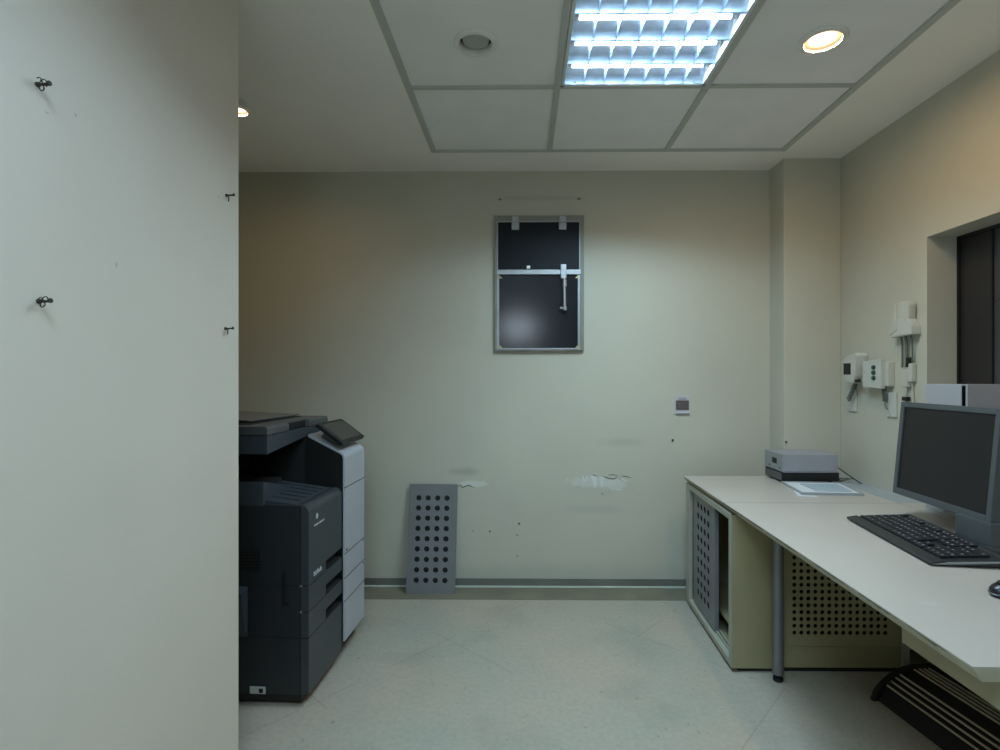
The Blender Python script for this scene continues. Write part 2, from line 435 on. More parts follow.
b.box(GX[0] - .2, GX[3] + .2, GY[7] - .2, GY[0] + .2, CZ + .16, CZ + .18, m='tile')
ceil = struct(b.build('ceiling', 'ceil', None, smooth=False))
b = MB()
for x in GX:
    w = .013 if x in (GX[0], GX[3]) else .012
    b.box(x - w, x + w, GY[7], GY[0] + .008, CZ - .002, CZ + .010, m='tbar')
for y in GY:
    b.box(GX[0], GX[3], y - .008, y + .008, CZ - .0015, CZ + .010, m='tbar')
struct(b.build('trim_2', 'tbar', None, smooth=False))

# ---- louvre fixtures
def louvre(x0, x1, y0, y1, label):
    g = .014
    x0 += g; x1 -= g; y0 += g; y1 -= g
    t = thing('ceiling_light', label, 'ceiling light', ((x0 + x1) / 2, (y0 + y1) / 2, CZ - .002))
    b = MB()
    for a in ((x0, x1, y0, y0 + .012), (x0, x1, y1 - .012, y1), (x0, x0 + .012, y0, y1), (x1 - .012, x1, y0, y1)):
        b.box(*a, CZ - .004, CZ + .085)
    b.box(x0, x1, y0, y1, CZ + .078, CZ + .088)
    b.build('frame', 'fixture', t)
    xi0, xi1, yi0, yi1 = x0 + .012, x1 - .012, y0 + .012, y1 - .012
    p = (yi1 - yi0) / 4
    z0, z1 = CZ - .002, CZ + .055
    for k in range(4):
        a, c = yi0 + p * k, yi0 + p * (k + 1)
        m_ = (a + c) / 2
        b = MB()
        # curved trough: two parabolic walls
        n = 8
        for sgn, e in ((1, a), (-1, c)):
            prof = []
            for q in range(n + 1):
                f = q / n
                prof.append((e + sgn * (.004 + (p / 2 - .022) * f ** 1.6), z0 + (z1 - z0) * f))
            t_ = bmesh.new()
            A = [t_.verts.new((xi0, yy, zz)) for yy, zz in prof]; B = [t_.verts.new((xi1, yy, zz)) for yy, zz in prof]
            for q in range(n): t_.faces.new((A[q], A[q + 1], B[q + 1], B[q]))
            b.merge(t_)
        b.build('reflector', 'louvre', t)
        b = MB(); b.cyl((xi0 + .022, m_, CZ + .040), (xi1 - .022, m_, CZ + .040), .013, n=16, m='tube')
        for xx, s in ((xi0 + .022, -1), (xi1 - .022, 1)):
            b.cyl((xx, m_, CZ + .040), (xx + s * .018, m_, CZ + .040), .0135, n=16, m='alu')
        b.build('tube', 'tube', t)
        l = bpy.data.lights.new('tube_light', 'AREA'); l.shape = 'RECTANGLE'; l.size = xi1 - xi0 - .05; l.size_y = .022
        l.energy = TUBE_W; l.color = (0.54, 0.82, 1.02); l.spread = R(SPREAD)
        lo = bpy.data.objects.new('tube_light', l); C.objects.link(lo); lo.parent = t
        lo.location = Vector(((xi0 + xi1) / 2, m_, CZ + .0255)) - Vector(t.location)
    nb = 7
    for k in range(1, nb):
        b = MB(); xx = xi0 + (xi1 - xi0) * k / nb
        b.prism([(xx - .0008, yi0, z0), (xx + .0008, yi0, z0), (xx + .005, yi0, z0 + .03), (xx - .005, yi0, z0 + .03)], (0, yi1 - yi0, 0)); b.build('louvre_blade', 'louvre', t)
    for xx in (xi0 + .04, xi1 - .04):
        b = MB(); b.cyl((xx, yi1 - .02, z0 - .001), (xx, yi1 - .02, z0 - .003), .004, n=10); b.build('catch', 'rust', t)
    return t
TUBE_W = 7.0; SPREAD = 175
louvre(GX[1], GX[2], GY[2], GY[1], 'lit square louvred fluorescent fixture in the ceiling grid above the room')
louvre(GX[0], GX[1], GY[5], GY[4], 'lit square louvred fluorescent fixture in the ceiling behind the camera')

def downlight(x, y, lit, label, zc=CZ + .008, watts=0, rim='downrim', k=1.0, drop=0.0):
    t = thing('downlight', label, 'downlight', (x, y, zc), group=None)
    b = MB(); b.lathe([(.056, .02), (.0555, -.002), (.060, -.010), (.072, -.009), (.079, -.003), (.079, .002)], 40, mtx=Matrix.Translation((x, y, zc - drop)) @ Matrix.Diagonal((k, k, 1, 1)))
    b.build('rim', rim, t)
    b = MB(); b.lathe([(.056, .012), (.0555, .03), (.054, .06), (.0, .06)], 40, mtx=Matrix.Translation((x, y, zc - drop)) @ Matrix.Diagonal((k, k, 1, 1)))
    b.build('can', 'rust' if not lit else 'downrim', t)
    b = MB()
    if lit:
        b.lathe([(.0, -.002), (.03, -.001), (.045, .0015)], 40, m='warm', mtx=Matrix.Translation((x, y, zc - drop)) @ Matrix.Diagonal((k, k, 1, 1)))
        b.lathe([(.045, .0015), (.055, .004), (.055, .010), (0, .010)], 40, m='warm_edge', mtx=Matrix.Translation((x, y, zc - drop)) @ Matrix.Diagonal((k, k, 1, 1)))
    else: b.lathe([(.0, .001), (.03, .002), (.046, .006), (.048, .03), (0, .03)], 40, mtx=Matrix.Translation((x, y, zc - drop)) @ Matrix.Diagonal((k, k, 1, 1)))
    b.build('lamp', 'warm' if lit else 'lamp_off', t)
    if watts:
        l = bpy.data.lights.new('lamp_light', 'AREA'); l.shape = 'DISK'; l.size = .10 * k; l.energy = watts; l.color = (1, .68, .36); l.spread = R(175)
        lo = bpy.data.objects.new('lamp_light', l); C.objects.link(lo); lo.parent = t; lo.location = (0, 0, -.0045 - drop)
    return t
downlight(*DL[(0, 1)], False, 'unlit grey round downlight in the ceiling tile left of the louvred light')
downlight(*DL[(2, 1)], True, 'glowing warm round downlight in the ceiling tile right of the louvred light', watts=5)
downlight(-1.207, 2.232, True, 'glowing orange downlight half hidden behind the edge of the left wall', zc=CZ, watts=1.3, k=.66, drop=.031)

# unseen lamp added behind the camera for the glare in the dark hatch door
t = thing('added_glare_lamp', 'added unseen lamp behind the camera for the hatch door glare', 'lamp', (-.06, BY, 1.72))
one('housing', 'fixture', t, -.30, .18, BY, BY + .05, 1.72, 2.08, bev=.006)
one('diffuser', 'glare_glow', t, -.27, .15, BY + .046, BY + .054, 1.75, 2.05, bev=.003)

# ------------------------------------------------------------------ window (right wall)
b = MB(); xg = WX + WT
for (a, c, d, e) in ((wy1 - .008, wy1, wz0, wz1), (wy0, wy0 + .03, wz0, wz1), (wy0, wy1, wz0, wz0 + .03), (wy0, wy1, wz1 - .012, wz1)):
    b.box(xg - .012, xg + .05, a, c, d, e)
b.box(xg - .004, xg + .05, 2.080, 2.088, wz0, wz1)
win = struct(b.build('window_1', 'winframe', None))
o = one('pane', 'winboard', win, xg, xg + .012, 2.086, wy1 - .004, wz0, wz1)
b = MB(); b.box(xg + .004, xg + .016, wy0 + .01, 2.082, wz0, 1.489, m='winboard2'); b.box(xg + .004, xg + .016, wy0 + .01, 2.082, 1.4905, wz1, m='winboard2')
b.build('pane', 'winboard2', win)
def fixloc(o):   # children of a mesh structure: undo the parent's own offset
    return o

# ------------------------------------------------------------------ hatch on the back wall
hx0, hx1, hz0, hz1 = -0.158, 0.345, 1.340, 2.100
t = thing('wall_hatch', 'aluminium framed pass-through hatch with two black doors in the back wall', 'hatch', ((hx0 + hx1) / 2, WY, hz0))
b = MB(); y0 = WY - .022
b.box(hx0, hx0 + .016, y0, WY, hz0, hz1, bev=.002, m='hframe'); b.box(hx1 - .022, hx1, y0, WY, hz0, hz1, bev=.002, m='hframe')
b.box(hx0 + .015, hx1 - .021, y0 + .0005, WY, hz1 - .030, hz1 - .0005, m='hframe'); b.box(hx0 + .015, hx1 - .021, y0 + .0005, WY, hz0 + .0005, hz0 + .012, m='alu')
b.box(hx0 + .013, hx1 - .018, y0 - .004, WY, 1.768, 1.795, bev=.002, m='alu')
b.build('frame', 'alu', t)
u = one('door', 'dark2', t, hx0 + .016, hx1 - .022, WY - .014, WY - .001, 1.795, hz1 - .030)
b = MB()
for (a, c, d, e) in ((hx0 + .016, hx0 + .020, 1.795, 2.068), (hx1 - .026, hx1 - .022, 1.795, 2.068), (hx0 + .016, hx1 - .022, 2.064, 2.071)):
    b.box(a, c, WY - .019, WY - .013, d, e)
b.build('edging', 'alu', u)
u = one('door', 'dark', t, hx0 + .024, hx1 - .030, WY - .013, WY - .001, hz0 + .012, 1.768)
b = MB()
b.box(hx0 + .014, hx0 + .026, WY - .018, WY - .010, hz0 + .012, 1.770, bev=.001); b.box(hx1 - .034, hx1 - .022, WY - .018, WY - .010, hz0 + .012, 1.770, bev=.001)
b.box(hx0 + .014, hx1 - .022, WY - .030, WY - .010, hz0 + .006, hz0 + .014, bev=.001)
b.build('edging', 'alu', u)
for xx in (hx0 + .036, hx1 - .042):
    for zz in (hz0 + .024, 1.756):
        b = MB(); b.prism([(xx - .008, WY - .0165, zz - .008), (xx + .008, WY - .0165, zz - .008), (xx + (.008 if xx > 0 else -.008), WY - .0165, zz + .008)], (0, .004, 0)); b.build('corner_clip', 'brass', u)
for xx in (-0.040, 0.225):       # two hinges on the top edge
    b = MB()
    b.box(xx - .018, xx + .018, WY - .030, WY - .020, 2.062, 2.094, bev=.002); b.box(xx - .021, xx + .021, WY - .026, WY - .013, 2.020, 2.062, bev=.002)
    b.cyl((xx - .021, WY - .030, 2.062), (xx + .021, WY - .030, 2.062), .005, n=10)
    b.box(xx - .012, xx + .012, WY - .028, WY - .022, 2.028, 2.054, bev=.001)
    b.build('hinge', 'alu', t)
b = MB(); xx = 0.229
b.box(xx - .016, xx + .016, WY - .042, WY - .013, 1.742, 1.822, bev=.003); b.cyl((xx + .004, WY - .034, 1.75), (xx + .006, WY - .034, 1.575), .0085, n=14)
b.cyl((xx + .006, WY - .034, 1.735), (xx + .006, WY - .034, 1.70), .012, n=14)
b.cyl((xx + .007, WY - .034, 1.585), (xx + .007, WY - .034, 1.565), .012, n=14); b.cyl((xx + .006, WY - .034, 1.578), (xx - .018, WY - .036, 1.578), .007, n=10)
b.build('latch', 'alu', t)
b = MB(); b.box(0.023, 0.043, WY - .040, WY - .018, 1.797, 1.815, bev=.003)
b.build('catch', 'bright', t)

# small notice on the back wall
t = thing('wall_notice', 'small brown and white notice plate high above the desk on the back wall', 'sign', (.90, WY, .978))
one('card', 'signw', t, .858, .942, WY - .006, WY, .984, 1.088, bev=.002)
one('print', 'sign', t, .864, .936, WY - .010, WY - .005, 1.008, 1.060, bev=.001)
b = MB(); b.box(.878, .922, WY - .0085, WY - .005, 1.066, 1.076)
b.build('heading', 'lilac', t)
one('bottom_edge', 'lilac', t, .860, .940, WY - .012, WY - .003, .984, .990, bev=.001)
b = MB(); b.cyl((.845, WY + .001, .838), (.845, WY - .008, .837), .004, n=10); b.cyl((.845, WY - .007, .837), (.845, WY - .010, .837), .0065, n=10)
tag(b.build('wall_screw', 'rust', None), 'dark screw sticking out of the back wall below the notice plate', 'screw')
b = MB(); b.cyl((1.402, PY + .001, .848), (1.402, PY - .008, .847), .003, n=10); b.cyl((1.402, PY - .007, .847), (1.402, PY - .010, .847), .005, n=10)
tag(b.build('wall_screw', 'rust', None), 'tiny dark screw in the corner pillar above the silver box', 'screw')

# screws left in the left partition
def hook(y, z, big, label):
    t = thing('wall_screw', label, 'screw', (LX, y, z), group='leftover screws in the left partition')
    b = MB(); b.cyl((LX - .001, y, z), (LX + .004, y, z), .0045, .004, n=12)
    b.build('plug', 'rust', t)
    b = MB(); b.cyl((LX, y, z), (LX + .024, y - .002, z + .001), .0017, n=8)
    for k in range(6): b.cyl((LX + .006 + k * .003, y, z), (LX + .0075 + k * .003, y, z), .0027, .0018, n=8)
    b.cyl((LX + .023, y - .002, z + .001), (LX + .025, y - .002, z + .001), .0045, .004, n=12)
    b.build('shank', 'rust', t)
    if big:
        pts = [(LX + .010 + .004 * math.sin(a * .9), y + .007 * math.cos(a), z - .001 + .009 * math.sin(a)) for a in [k * .35 for k in range(18)]]
        pts += [(LX + .016, y - .009 - .002 * k, z + .003 + .002 * math.sin(k)) for k in range(5)]
        b = MB(); b.tube(pts, .0010, 6)
        b.build('wire', 'rust', t)
    else:
        b = MB(); b.tube([(LX + .003, y, z), (LX + .006, y + .004, z - .004), (LX + .005, y + .004, z - .016)], .0016, 6)
        b.build('wire', 'rust', t)
hook(0.906, 1.699, True, 'wire-looped screw on the left wall, upper of the two wired ones')
hook(0.908, 1.325, True, 'wire-looped screw on the left wall, lower of the two wired ones')
hook(1.489, 1.707, False, 'bare bent screw near the left wall edge, the upper of two')
hook(1.484, 1.330, False, 'bare bent screw near the left wall edge, the lower of two')

# ------------------------------------------------------------------ loose perforated panel leaning on the back wall
t = thing('perforated_panel', 'loose grey perforated steel panel leaning against the back wall', 'panel', (-.505, 2.91, 0))
w, h = .268, .592
ang = math.atan2(.070, .586)
uy = Vector((.010, math.sin(ang), math.cos(ang))).normalized(); ux = Vector((1, 0, -.010)).normalized()
o0 = Vector((-.640, 2.902, 0.003))
b = MB(); b.perf(o0, ux, uy, w, h, .004, 4, 9, .054, .072, .0526, .0556, .0150)
b.build('sheet', 'greydoor', t)
b = MB(); nn = ux.cross(uy).normalized()
th = .016
for (p, q) in ((Vector((0, 0)), Vector((w, 0))), (Vector((w, 0)), Vector((w, h))), (Vector((w, h)), Vector((0, h))), (Vector((0, h)), Vector((0, 0)))):
    d = (q - p).normalized(); nrm = Vector((-d.y, d.x))
    P3 = lambda c: o0 + ux * c.x + uy * c.y - nn * .002
    b.prism([P3(p), P3(q), P3(q + nrm * .002), P3(p + nrm * .002)], -nn * th)
b.build('folded_edge', 'greydoor', t)
b = MB(); b.prism([o0 + ux * .004 + uy * .004 - nn * .010, o0 + ux * (w - .004) + uy * .004 - nn * .010, o0 + ux * (w - .004) + uy * (h - .004) - nn * .010, o0 + ux * .004 + uy * (h - .004) - nn * .010], -nn * .004)
b.build('hole_shade', 'rack', t)  # black sheet in place of the shade behind the panel holes

# ------------------------------------------------------------------ photocopier (local frame: x outward to the room, y along its front, z up)
cop = thing('photocopier', 'black office photocopier with pale front column standing behind the left wall', 'photocopier', (-.772, 1.905, 0), -R(2.5), local=True)
SD = -.032       # seam between front panels and chassis
b = MB(); b.box(-.60, SD, .012, .545, .01, .045, bev=.004)
for yy in (.06, .50):
    for xx in (-.54, -.09): b.cyl((xx, yy - .012, .018), (xx, yy + .012, .018), .018, n=16)
b.build('base', 'rack', cop)
b = MB(); b.box(-.62, SD - .002, 0, .55, .043, .729, bev=.003)
for z in (.438, .249): b.box(-.62, SD - .001, -.0015, .02, z - .002, z + .002, m=None)
b.build('chassis', 'cop', cop)
# near side: recessed grip slot, vents, side seam panels
b = MB(); b.box(-.099, -.085, -.003, .01, .366, .492, bev=.003); b.box(-.096, -.074, -.004, .01, .366, .380, bev=.002)
b.cyl((-.094, -.005, .487), (-.094, 0, .487), .004, n=10, m=None)
b.build('side_grip', 'rack', cop)
b = MB()
for k in range(7): b.box(-.27, -.18, -.002, .01, .49 + k * .011, .495 + k * .011)
b.build('vent', 'rack', cop)
b = MB(); b.prism([(-.225, 0, .255), (-.225, -.012, .255), (-.225, -.045, .425), (-.225, 0, .435)], (-.20, 0, 0), bev=.003)
b.build('bypass_tray', 'cop3', cop)
one('side_seam', 'rack', cop, -.62, SD, -.001, .01, .246, .251)
one('side_seam', 'rack', cop, -.62, SD, -.001, .01, .436, .440)
pl = one('rating_plate', 'white', cop, -.218, -.160, -.002, .01, .044, .070, bev=.001)
one('socket', 'rack', pl, -.182, -.168, -.005, .01, .050, .064)
for z in (.344, .438):
    b = MB(); b.cyl((SD + .004, -.002, z), (SD + .004, .002, z), .004, n=8); b.build('hinge_pin', 'alu', cop)
# front panels (drawers and door) with hand notches
T0, T1, T2 = 0.0, 0.150, 0.312
def front(name, z0, z1, notch, mname, round_top=False):
    nz_ = .040
    if round_top:
        # rounded top edge: profile in x-z
        prof = [(SD + .003, z0 + .0015), (0, z0 + .0015)]
        r = .030
        prof += [(-r + r * math.cos(a), z1 - r + r * math.sin(a)) for a in [i * PI / 16 for i in range(9)]]
        prof += [(SD + .003, z1)]
    else: prof = [(SD + .003, z0 + .0015), (0, z0 + .0015), (0, z1 - .0015), (SD + .003, z1 - .0015)]
    b = MB()
    if notch:
        b.prism([(x, T0, z) for x, z in prof], (0, T1 - T0, 0))
        pr = [(x, max(z, z0 + nz_)) for x, z in prof]
        b.prism([(x, T1, z) for x, z in pr], (0, T2 - T1, 0))
    else: b.prism([(x, T0, z) for x, z in prof], (0, T2 - T0, 0))
    o = b.build(name, mname, cop)
    if notch:
        b = MB(); b.box(SD + .001, SD + .006, T1, T2, z0 - .002, z0 + nz_ + .002); b.box(SD + .004, -.002, T1 + .002, T2 - .002, z0 + .0005, z0 + .003)
        b.build('finger_recess', 'void', o)
    return o
fd = front('front_door', .438, .731, True, 'cop2', True)
front('paper_drawer', .344, .438, True, 'cop2')
front('paper_drawer', .249, .344, True, 'cop2')
front('lower_drawer', .045, .249, False, 'cop2')
one('chassis_seam', 'void', cop, SD - .003, SD + .004, .002, .31, .046, .70)
# marks on the door
def text(s, size, parent, loc, rot, m, name='lettering', ext=.0004):
    c = bpy.data.curves.new(name, 'FONT'); c.body = s; c.size = size; c.extrude = ext; c.align_x = 'LEFT'
    tmp = bpy.data.objects.new('tmp_text', c); C.objects.link(tmp)
    bpy.context.view_layer.update()
    me = bpy.data.meshes.new_from_object(tmp.evaluated_get(bpy.context.evaluated_depsgraph_get())); bpy.data.objects.remove(tmp)
    me.name = name; me.materials.clear(); me.materials.append(M[m])
    o = bpy.data.objects.new(name, me); C.objects.link(o); o.parent = parent; o.location = loc; o.rotation_euler = rot
    return o
text('bizhub', .027, fd, (.0006, .040, .458), (PI / 2, 0, PI / 2), 'paper')
text('KONICA MINOLTA', .0105, fd, (.0006, .045, .640), (PI / 2, 0, PI / 2), 'paper', name='caption')
b = MB()
for k in range(5):
    z = .664 + k * .006; hw = .013 * math.sqrt(max(0.05, 1 - ((k - 2) / 2.6) ** 2))
    b.box(-.001, .0008, .070 - hw * .7, .070 + hw * .7, .664 + k * .0042, .664 + k * .0042 + .0028)
b.build('emblem', 'paper', fd)
# output tray
b = MB(); b.prism([(-.045, .01, .729), (-.045, .31, .729), (-.40, .31, .775), (-.40, .01, .775)], (0, 0, -.02))
b.prism([(-.166, -.002, .725), (-.166, -.002, .813), (-.166, .21, .757), (-.166, .21, .725)], (-.30, 0, 0), bev=.003)
for k in range(5): b.prism([(-.06, .06 + k * .05, .7325), (-.06, .066 + k * .05, .7325), (-.38, .066 + k * .05, .776), (-.38, .06 + k * .05, .776)], (0, 0, .002))
b.build('output_tray', 'cop3', cop)
# dark cavity walls
b = MB(); b.box(-.60, -.40, .0, .545, .725, .915); b.box(-.40, -.16, .315, .322, .725, .93)
for k in range(4): b.cyl((-.395, .06 + k * .055, .86), (-.395, .085 + k * .055, .86), .012, n=12)
b.box(-.42, -.385, .02, .30, .815, .835, bev=.004); b.box(-.41, -.38, .02, .30, .875, .885, bev=.002)
b.box(-.38, -.25, .20, .30, .735, .775, bev=.006)
b.build('paper_exit', 'void', cop)
for yy in (.10, .155):
    b = MB(); b.cyl((-.385, yy, .886), (-.378, yy, .886), .006, n=10); b.build('sensor', 'alu', cop)
# pale front column: shell profile swept along y
outer = [(.012, .082)]
outer += [(.012, .845)]
r = .03
for i in range(7):
    a = i / 6 * R(63); outer.append((.012 - r + r * math.cos(a), .850 + r * math.sin(a)))
outer += [(-.145, .952)]
inner = [(-.147, .940)]
for i in range(7):
    a = R(63) - i / 6 * R(63); inner.append((.003 - r + r * math.cos(a), .848 + (r - .004) * math.sin(a)))
inner += [(.003, .082)]
b = MB(); b.prism([(x, .315, z) for x, z in outer + inner], (0, .238, 0), bev=.0015)
col = b.build('front_column', 'copw', cop)
for z in (.727, .449, .347, .250):
    b = MB(); b.box(.0095, .0128, .314, .554, z - .0016, z + .0016); b.build('panel_gap', 'rack', col)
for y, z, r_ in ((.335, .462, .006), (.535, .44, .004), (.535, .335, .004)):
    b = MB(); b.cyl((.0118, y, z), (.0135, y, z), r_, n=12); b.build('key_hole', 'rack', col)
b = MB(); b.prism([(x, .3165, z) for x, z in [(.004, .085), (.004, .84), (-.02, .872), (-.145, .938), (-.40, .94), (-.40, .085)]], (0, .234, 0))
b.build('column_core', 'rack', cop)
# control screen
d = Vector((.112, 0, -.082)).normalized(); up_ = Vector((-d.z, 0, d.x)); up_ = Vector((.59, 0, .807))
p0 = Vector((-.111, .300, .985)); L_ = .139
def sc(o, a, c, e): return o + d * a + Vector((0, 1, 0)) * c + up_ * e
b = MB(); b.prism([sc(p0, 0, 0, 0), sc(p0, L_, 0, 0), sc(p0, L_, .262, 0), sc(p0, 0, .262, 0)], up_ * .018, bev=.004)
scr = b.build('control_screen', 'rack', cop)
b = MB(); b.prism([sc(p0, .014, .020, .0181), sc(p0, L_ - .016, .020, .0181), sc(p0, L_ - .016, .242, .0181), sc(p0, .014, .242, .0181)], up_ * .0006)
b.build('glass', 'screen', scr)
b = MB(); b.prism([sc(p0, .03, .06, -.045), sc(p0, .11, .06, -.045), sc(p0, .11, .2, -.045), sc(p0, .03, .2, -.045)], up_ * .045)
b.build('screen_mount', 'copt', scr)
# scanner unit and feeder
b = MB(); xf = -.156
b.prism([(xf, .005, .911), (xf, .33, .943), (xf, .54, .955), (xf, .54, .979), (xf, .005, .979)], (-.45, 0, 0), bev=.003)
sca = b.build('scanner', 'cop3', cop)
b = MB()
prof = [(xf, .981), (xf, 1.006), (xf - .008, 1.013), (xf - .45, 1.013), (xf - .45, .981)]
b.prism([(x, .005, z) for x, z in prof], (0, .165, 0), bev=.002)
b.prism([(x, .350, z) for x, z in prof], (0, .19, 0), bev=.002)
prof2 = [(xf - .02, .981), (xf - .02, 1.013), (xf - .45, 1.013), (xf - .45, .981)]
b.prism([(x, .170, z) for x, z in prof2], (0, .18, 0))
adf = b.build('document_feeder', 'cops', cop)
one('lift_recess', 'void', adf, xf - .022, xf - .019, .170, .350, .982, 1.008)
b = MB(); b.prism([(xf - .10, .06, 1.0135), (xf - .10, .50, 1.0135), (xf - .40, .50, 1.0135), (xf - .40, .06, 1.0135)], (0, 0, .002))
b.build('feeder_slot', 'void', adf)
b = MB(); b.prism([(xf - .13, .12, 1.020), (xf - .13, .53, 1.016), (xf - .44, .53, 1.030), (xf - .44, .12, 1.034)], (0, 0, .006), bev=.002)
b.build('document_tray', 'copt', adf)

# ------------------------------------------------------------------ desk
DZ = .665; DT = .03
def dl(y): return .822 + (y - .976) * .0191        # left edge runs very slightly outward
desk = thing('desk', 'long white topped desk along the right wall with worn grey edging', 'desk', (1.25, 1.9, 0))
ins = .0205
def slab(y0, y1, x1, b, front_edge):
    a0, a1 = dl(y0), dl(y1)
    top = [(a0, y0), (x1, y0), (x1, y1), (a1, y1)]
    f = ins if front_edge else 0
    bot = [(a0 + ins, y0 + f * .2), (x1, y0 + f * .2), (x1, y1), (a1 + ins, y1)]
    t = bmesh.new()
    A = [t.verts.new((x, y, DZ)) for x, y in top]; A2 = [t.verts.new((x, y, DZ - .003)) for x, y in top]; B = [t.verts.new((x, y, DZ - DT)) for x, y in bot]
    ft = [t.faces.new(A)]
    fe = []
    for k in range(4):
        k2 = (k + 1) % 4
        ft.append(t.faces.new((A[k], A2[k], A2[k2], A[k2])))
        fe.append(t.faces.new((A2[k], B[k], B[k2], A2[k2])))
    fe.append(t.faces.new(B[::-1]))
    bmesh.ops.recalc_face_normals(t, faces=t.faces[:])
    i1, i2 = b.mi('desk'), b.mi('deskedge')
    for q in ft: q.material_index = i1
    for q in fe: q.material_index = i2
    b.merge(t)
def slab_build(y0, y1, fe):
    b = MB(); slab(y0, y1, 1.574, b, fe); return b.build('worktop', 'desk', desk, smooth=False)
marks(M['desk'], [
    ((1.0, 1.62, DZ), (.035, .012, .02), (0.45, 0.45, 0.42), .6, 1.2, 60, .5),
    ((.95, 1.25, DZ), (.03, .02, .02), (0.50, 0.50, 0.47), .4, 1.2, 60, .5),
])
marks(M['deskedge'], [((dl(y), y, DZ - .003), (.02, ly, .010), (.09, .085, .07), .9, 1.8, 50, .3) for y, ly in ((2.15, .18), (1.95, .1), (1.72, .12), (1.45, .1), (1.25, .08), (1.1, .06), (2.6, .1))])
slab_build(.976, 2.2325, True); slab_build(2.2365, PY - .002, False)
one('back_strip', 'greystrip', desk, 1.5745, WX - .001, 2.2355, PY - .002, DZ - DT, DZ + .001, bev=.001)
one('back_strip', 'desk', desk, 1.5745, WX - .001, .976, 2.2335, DZ - DT, DZ + .001, bev=.001)
b = MB(); b.box(.895, .917, .985, 1.26, .568, DZ - DT, bev=.001); b.box(.917, WX - .05, 1.000, 1.02, .568, DZ - DT, bev=.001)
b.build('apron', 'apron', desk)
def leg(x, y):
    b = MB(); b.cyl((x, y, .028), (x, y, DZ - DT), .021, n=24); l = b.build('leg', 'steel', desk)
    b = MB(); b.cyl((x, y, 0.0), (x, y, .014), .019, n=20, bev=.003); b.cyl((x, y, .013), (x, y, .03), .008, n=12); b.build('foot', 'rack', l)
leg(1.004, 2.094); leg(1.60, 1.08)

# ------------------------------------------------------------------ cabinet under the far end of the desk
def cl(y): return .844 + (y - 2.15) * .032
cab = thing('cabinet', 'cream painted cabinet with perforated panels under the far end of the desk', 'cabinet', (1.2, 2.48, 0))
CY0, CY1, CT, CR = 2.150, 2.815, .6345, 1.556
def quad(x_in, x_out, ya, yb, za, zb, b, m=None):   # board on the sloping left face: x offsets from cl(y)
    b.prism([(cl(ya) + x_in, ya, za), (cl(ya) + x_out, ya, za), (cl(yb) + x_out, yb, za), (cl(yb) + x_in, yb, za)], (0, 0, zb - za), m=m, bev=.0012)
b = MB()
quad(0, .018, CY0, CY0 + .034, .017, CT, b); quad(0, .018, CY1 - .055, CY1, .017, CT, b)
quad(0, .018, CY0 + .034, CY1 - .055, CT - .024, CT, b)
quad(-.001, .030, CY0 + .034, CY1 - .055, .017, .040, b)
b.build('face_frame', 'cabw', cab)
b = MB()
b.box(cl(CY0) + .0008, 1.043, CY0 - .0015, CY0 + .018, .017, CT)                     # plain near end
b.box(.90, CR, CY1 - .018, CY1, .017, CT); b.box(.90, CR, CY0 + .02, CY1 - .02, .012, .03); b.box(.90, CR, CY0 + .02, CY1 - .02, CT - .016, CT - .002)
b.box(CR - .018, CR, CY0 + .018, CY1, .017, CT)
b.build('carcass', 'cab', cab)
one('plinth', 'rack', cab, .875, CR - .01, CY0 + .012, CY1 - .02, 0, .0175)
b = MB()
b.perf((1.046, CY0 + .004, .106), (1, 0, 0), (0, 0, 1), .483, CT - .106, .003, 14, 12, .053, .0535, .0281, .0276, .0086)
b.box(1.046, 1.529, CY0 + .006, CY0 + .016, .618, CT)
b.build('vent_panel', 'cab', cab, smooth=False)
b = MB(); b.box(1.046, 1.529, CY0 + .0065, CY0 + .020, .017, .1035, bev=.001); b.box(1.046, 1.529, CY0 + .001, CY0 + .012, .0985, .1045, bev=.001)
b.build('kick_board', 'cab', cab)
one('vent_shade', 'void', cab, 1.05, 1.525, CY0 + .04, CY0 + .05, .05, .61)  # black sheet standing in for the shade inside the cabinet
b = MB(); b.box(1.5295, CR, CY0 - .004, CY0 + .03, .017, CT, bev=.001)
b.build('post', 'cabw', cab)
b = MB(); quad(.020, .026, CY0 + .034, CY1 - .055, .040, .052, b); quad(.034, .040, CY0 + .034, CY1 - .055, .030, .052, b)
b.build('door_track', 'cabw', cab)
b = MB(); quad(.06, .22, CY0 + .036, CY1 - .06, .10, .112, b)
b.build('shelf', 'cab', cab)
# sliding perforated door
ya, yb = 2.392, 2.714
uxd = Vector((cl(ya) - cl(yb), ya - yb, 0)).normalized()
b = MB(); b.perf((cl(yb) + .012, yb, .050), uxd, (0, 0, 1), yb - ya, .564, .0016, 4, 9, .072, .076, .0526, .0540, .0162)
dr = b.build('sliding_door', 'greydoor', cab)
b = MB()
b.prism([(cl(ya) + .012, ya, .050), (cl(ya) + .030, ya, .050), (cl(ya) + .030, ya + .004, .050), (cl(ya) + .012, ya + .004, .050)], (0, 0, .564))
b.build('door_edge', 'greydoor', dr)
b = MB(); quad(.030, .033, ya + .006, yb - .003, .05, .60, b)
b.build('door_shade', 'void', dr)  # black sheet put in as the shade seen through the door holes

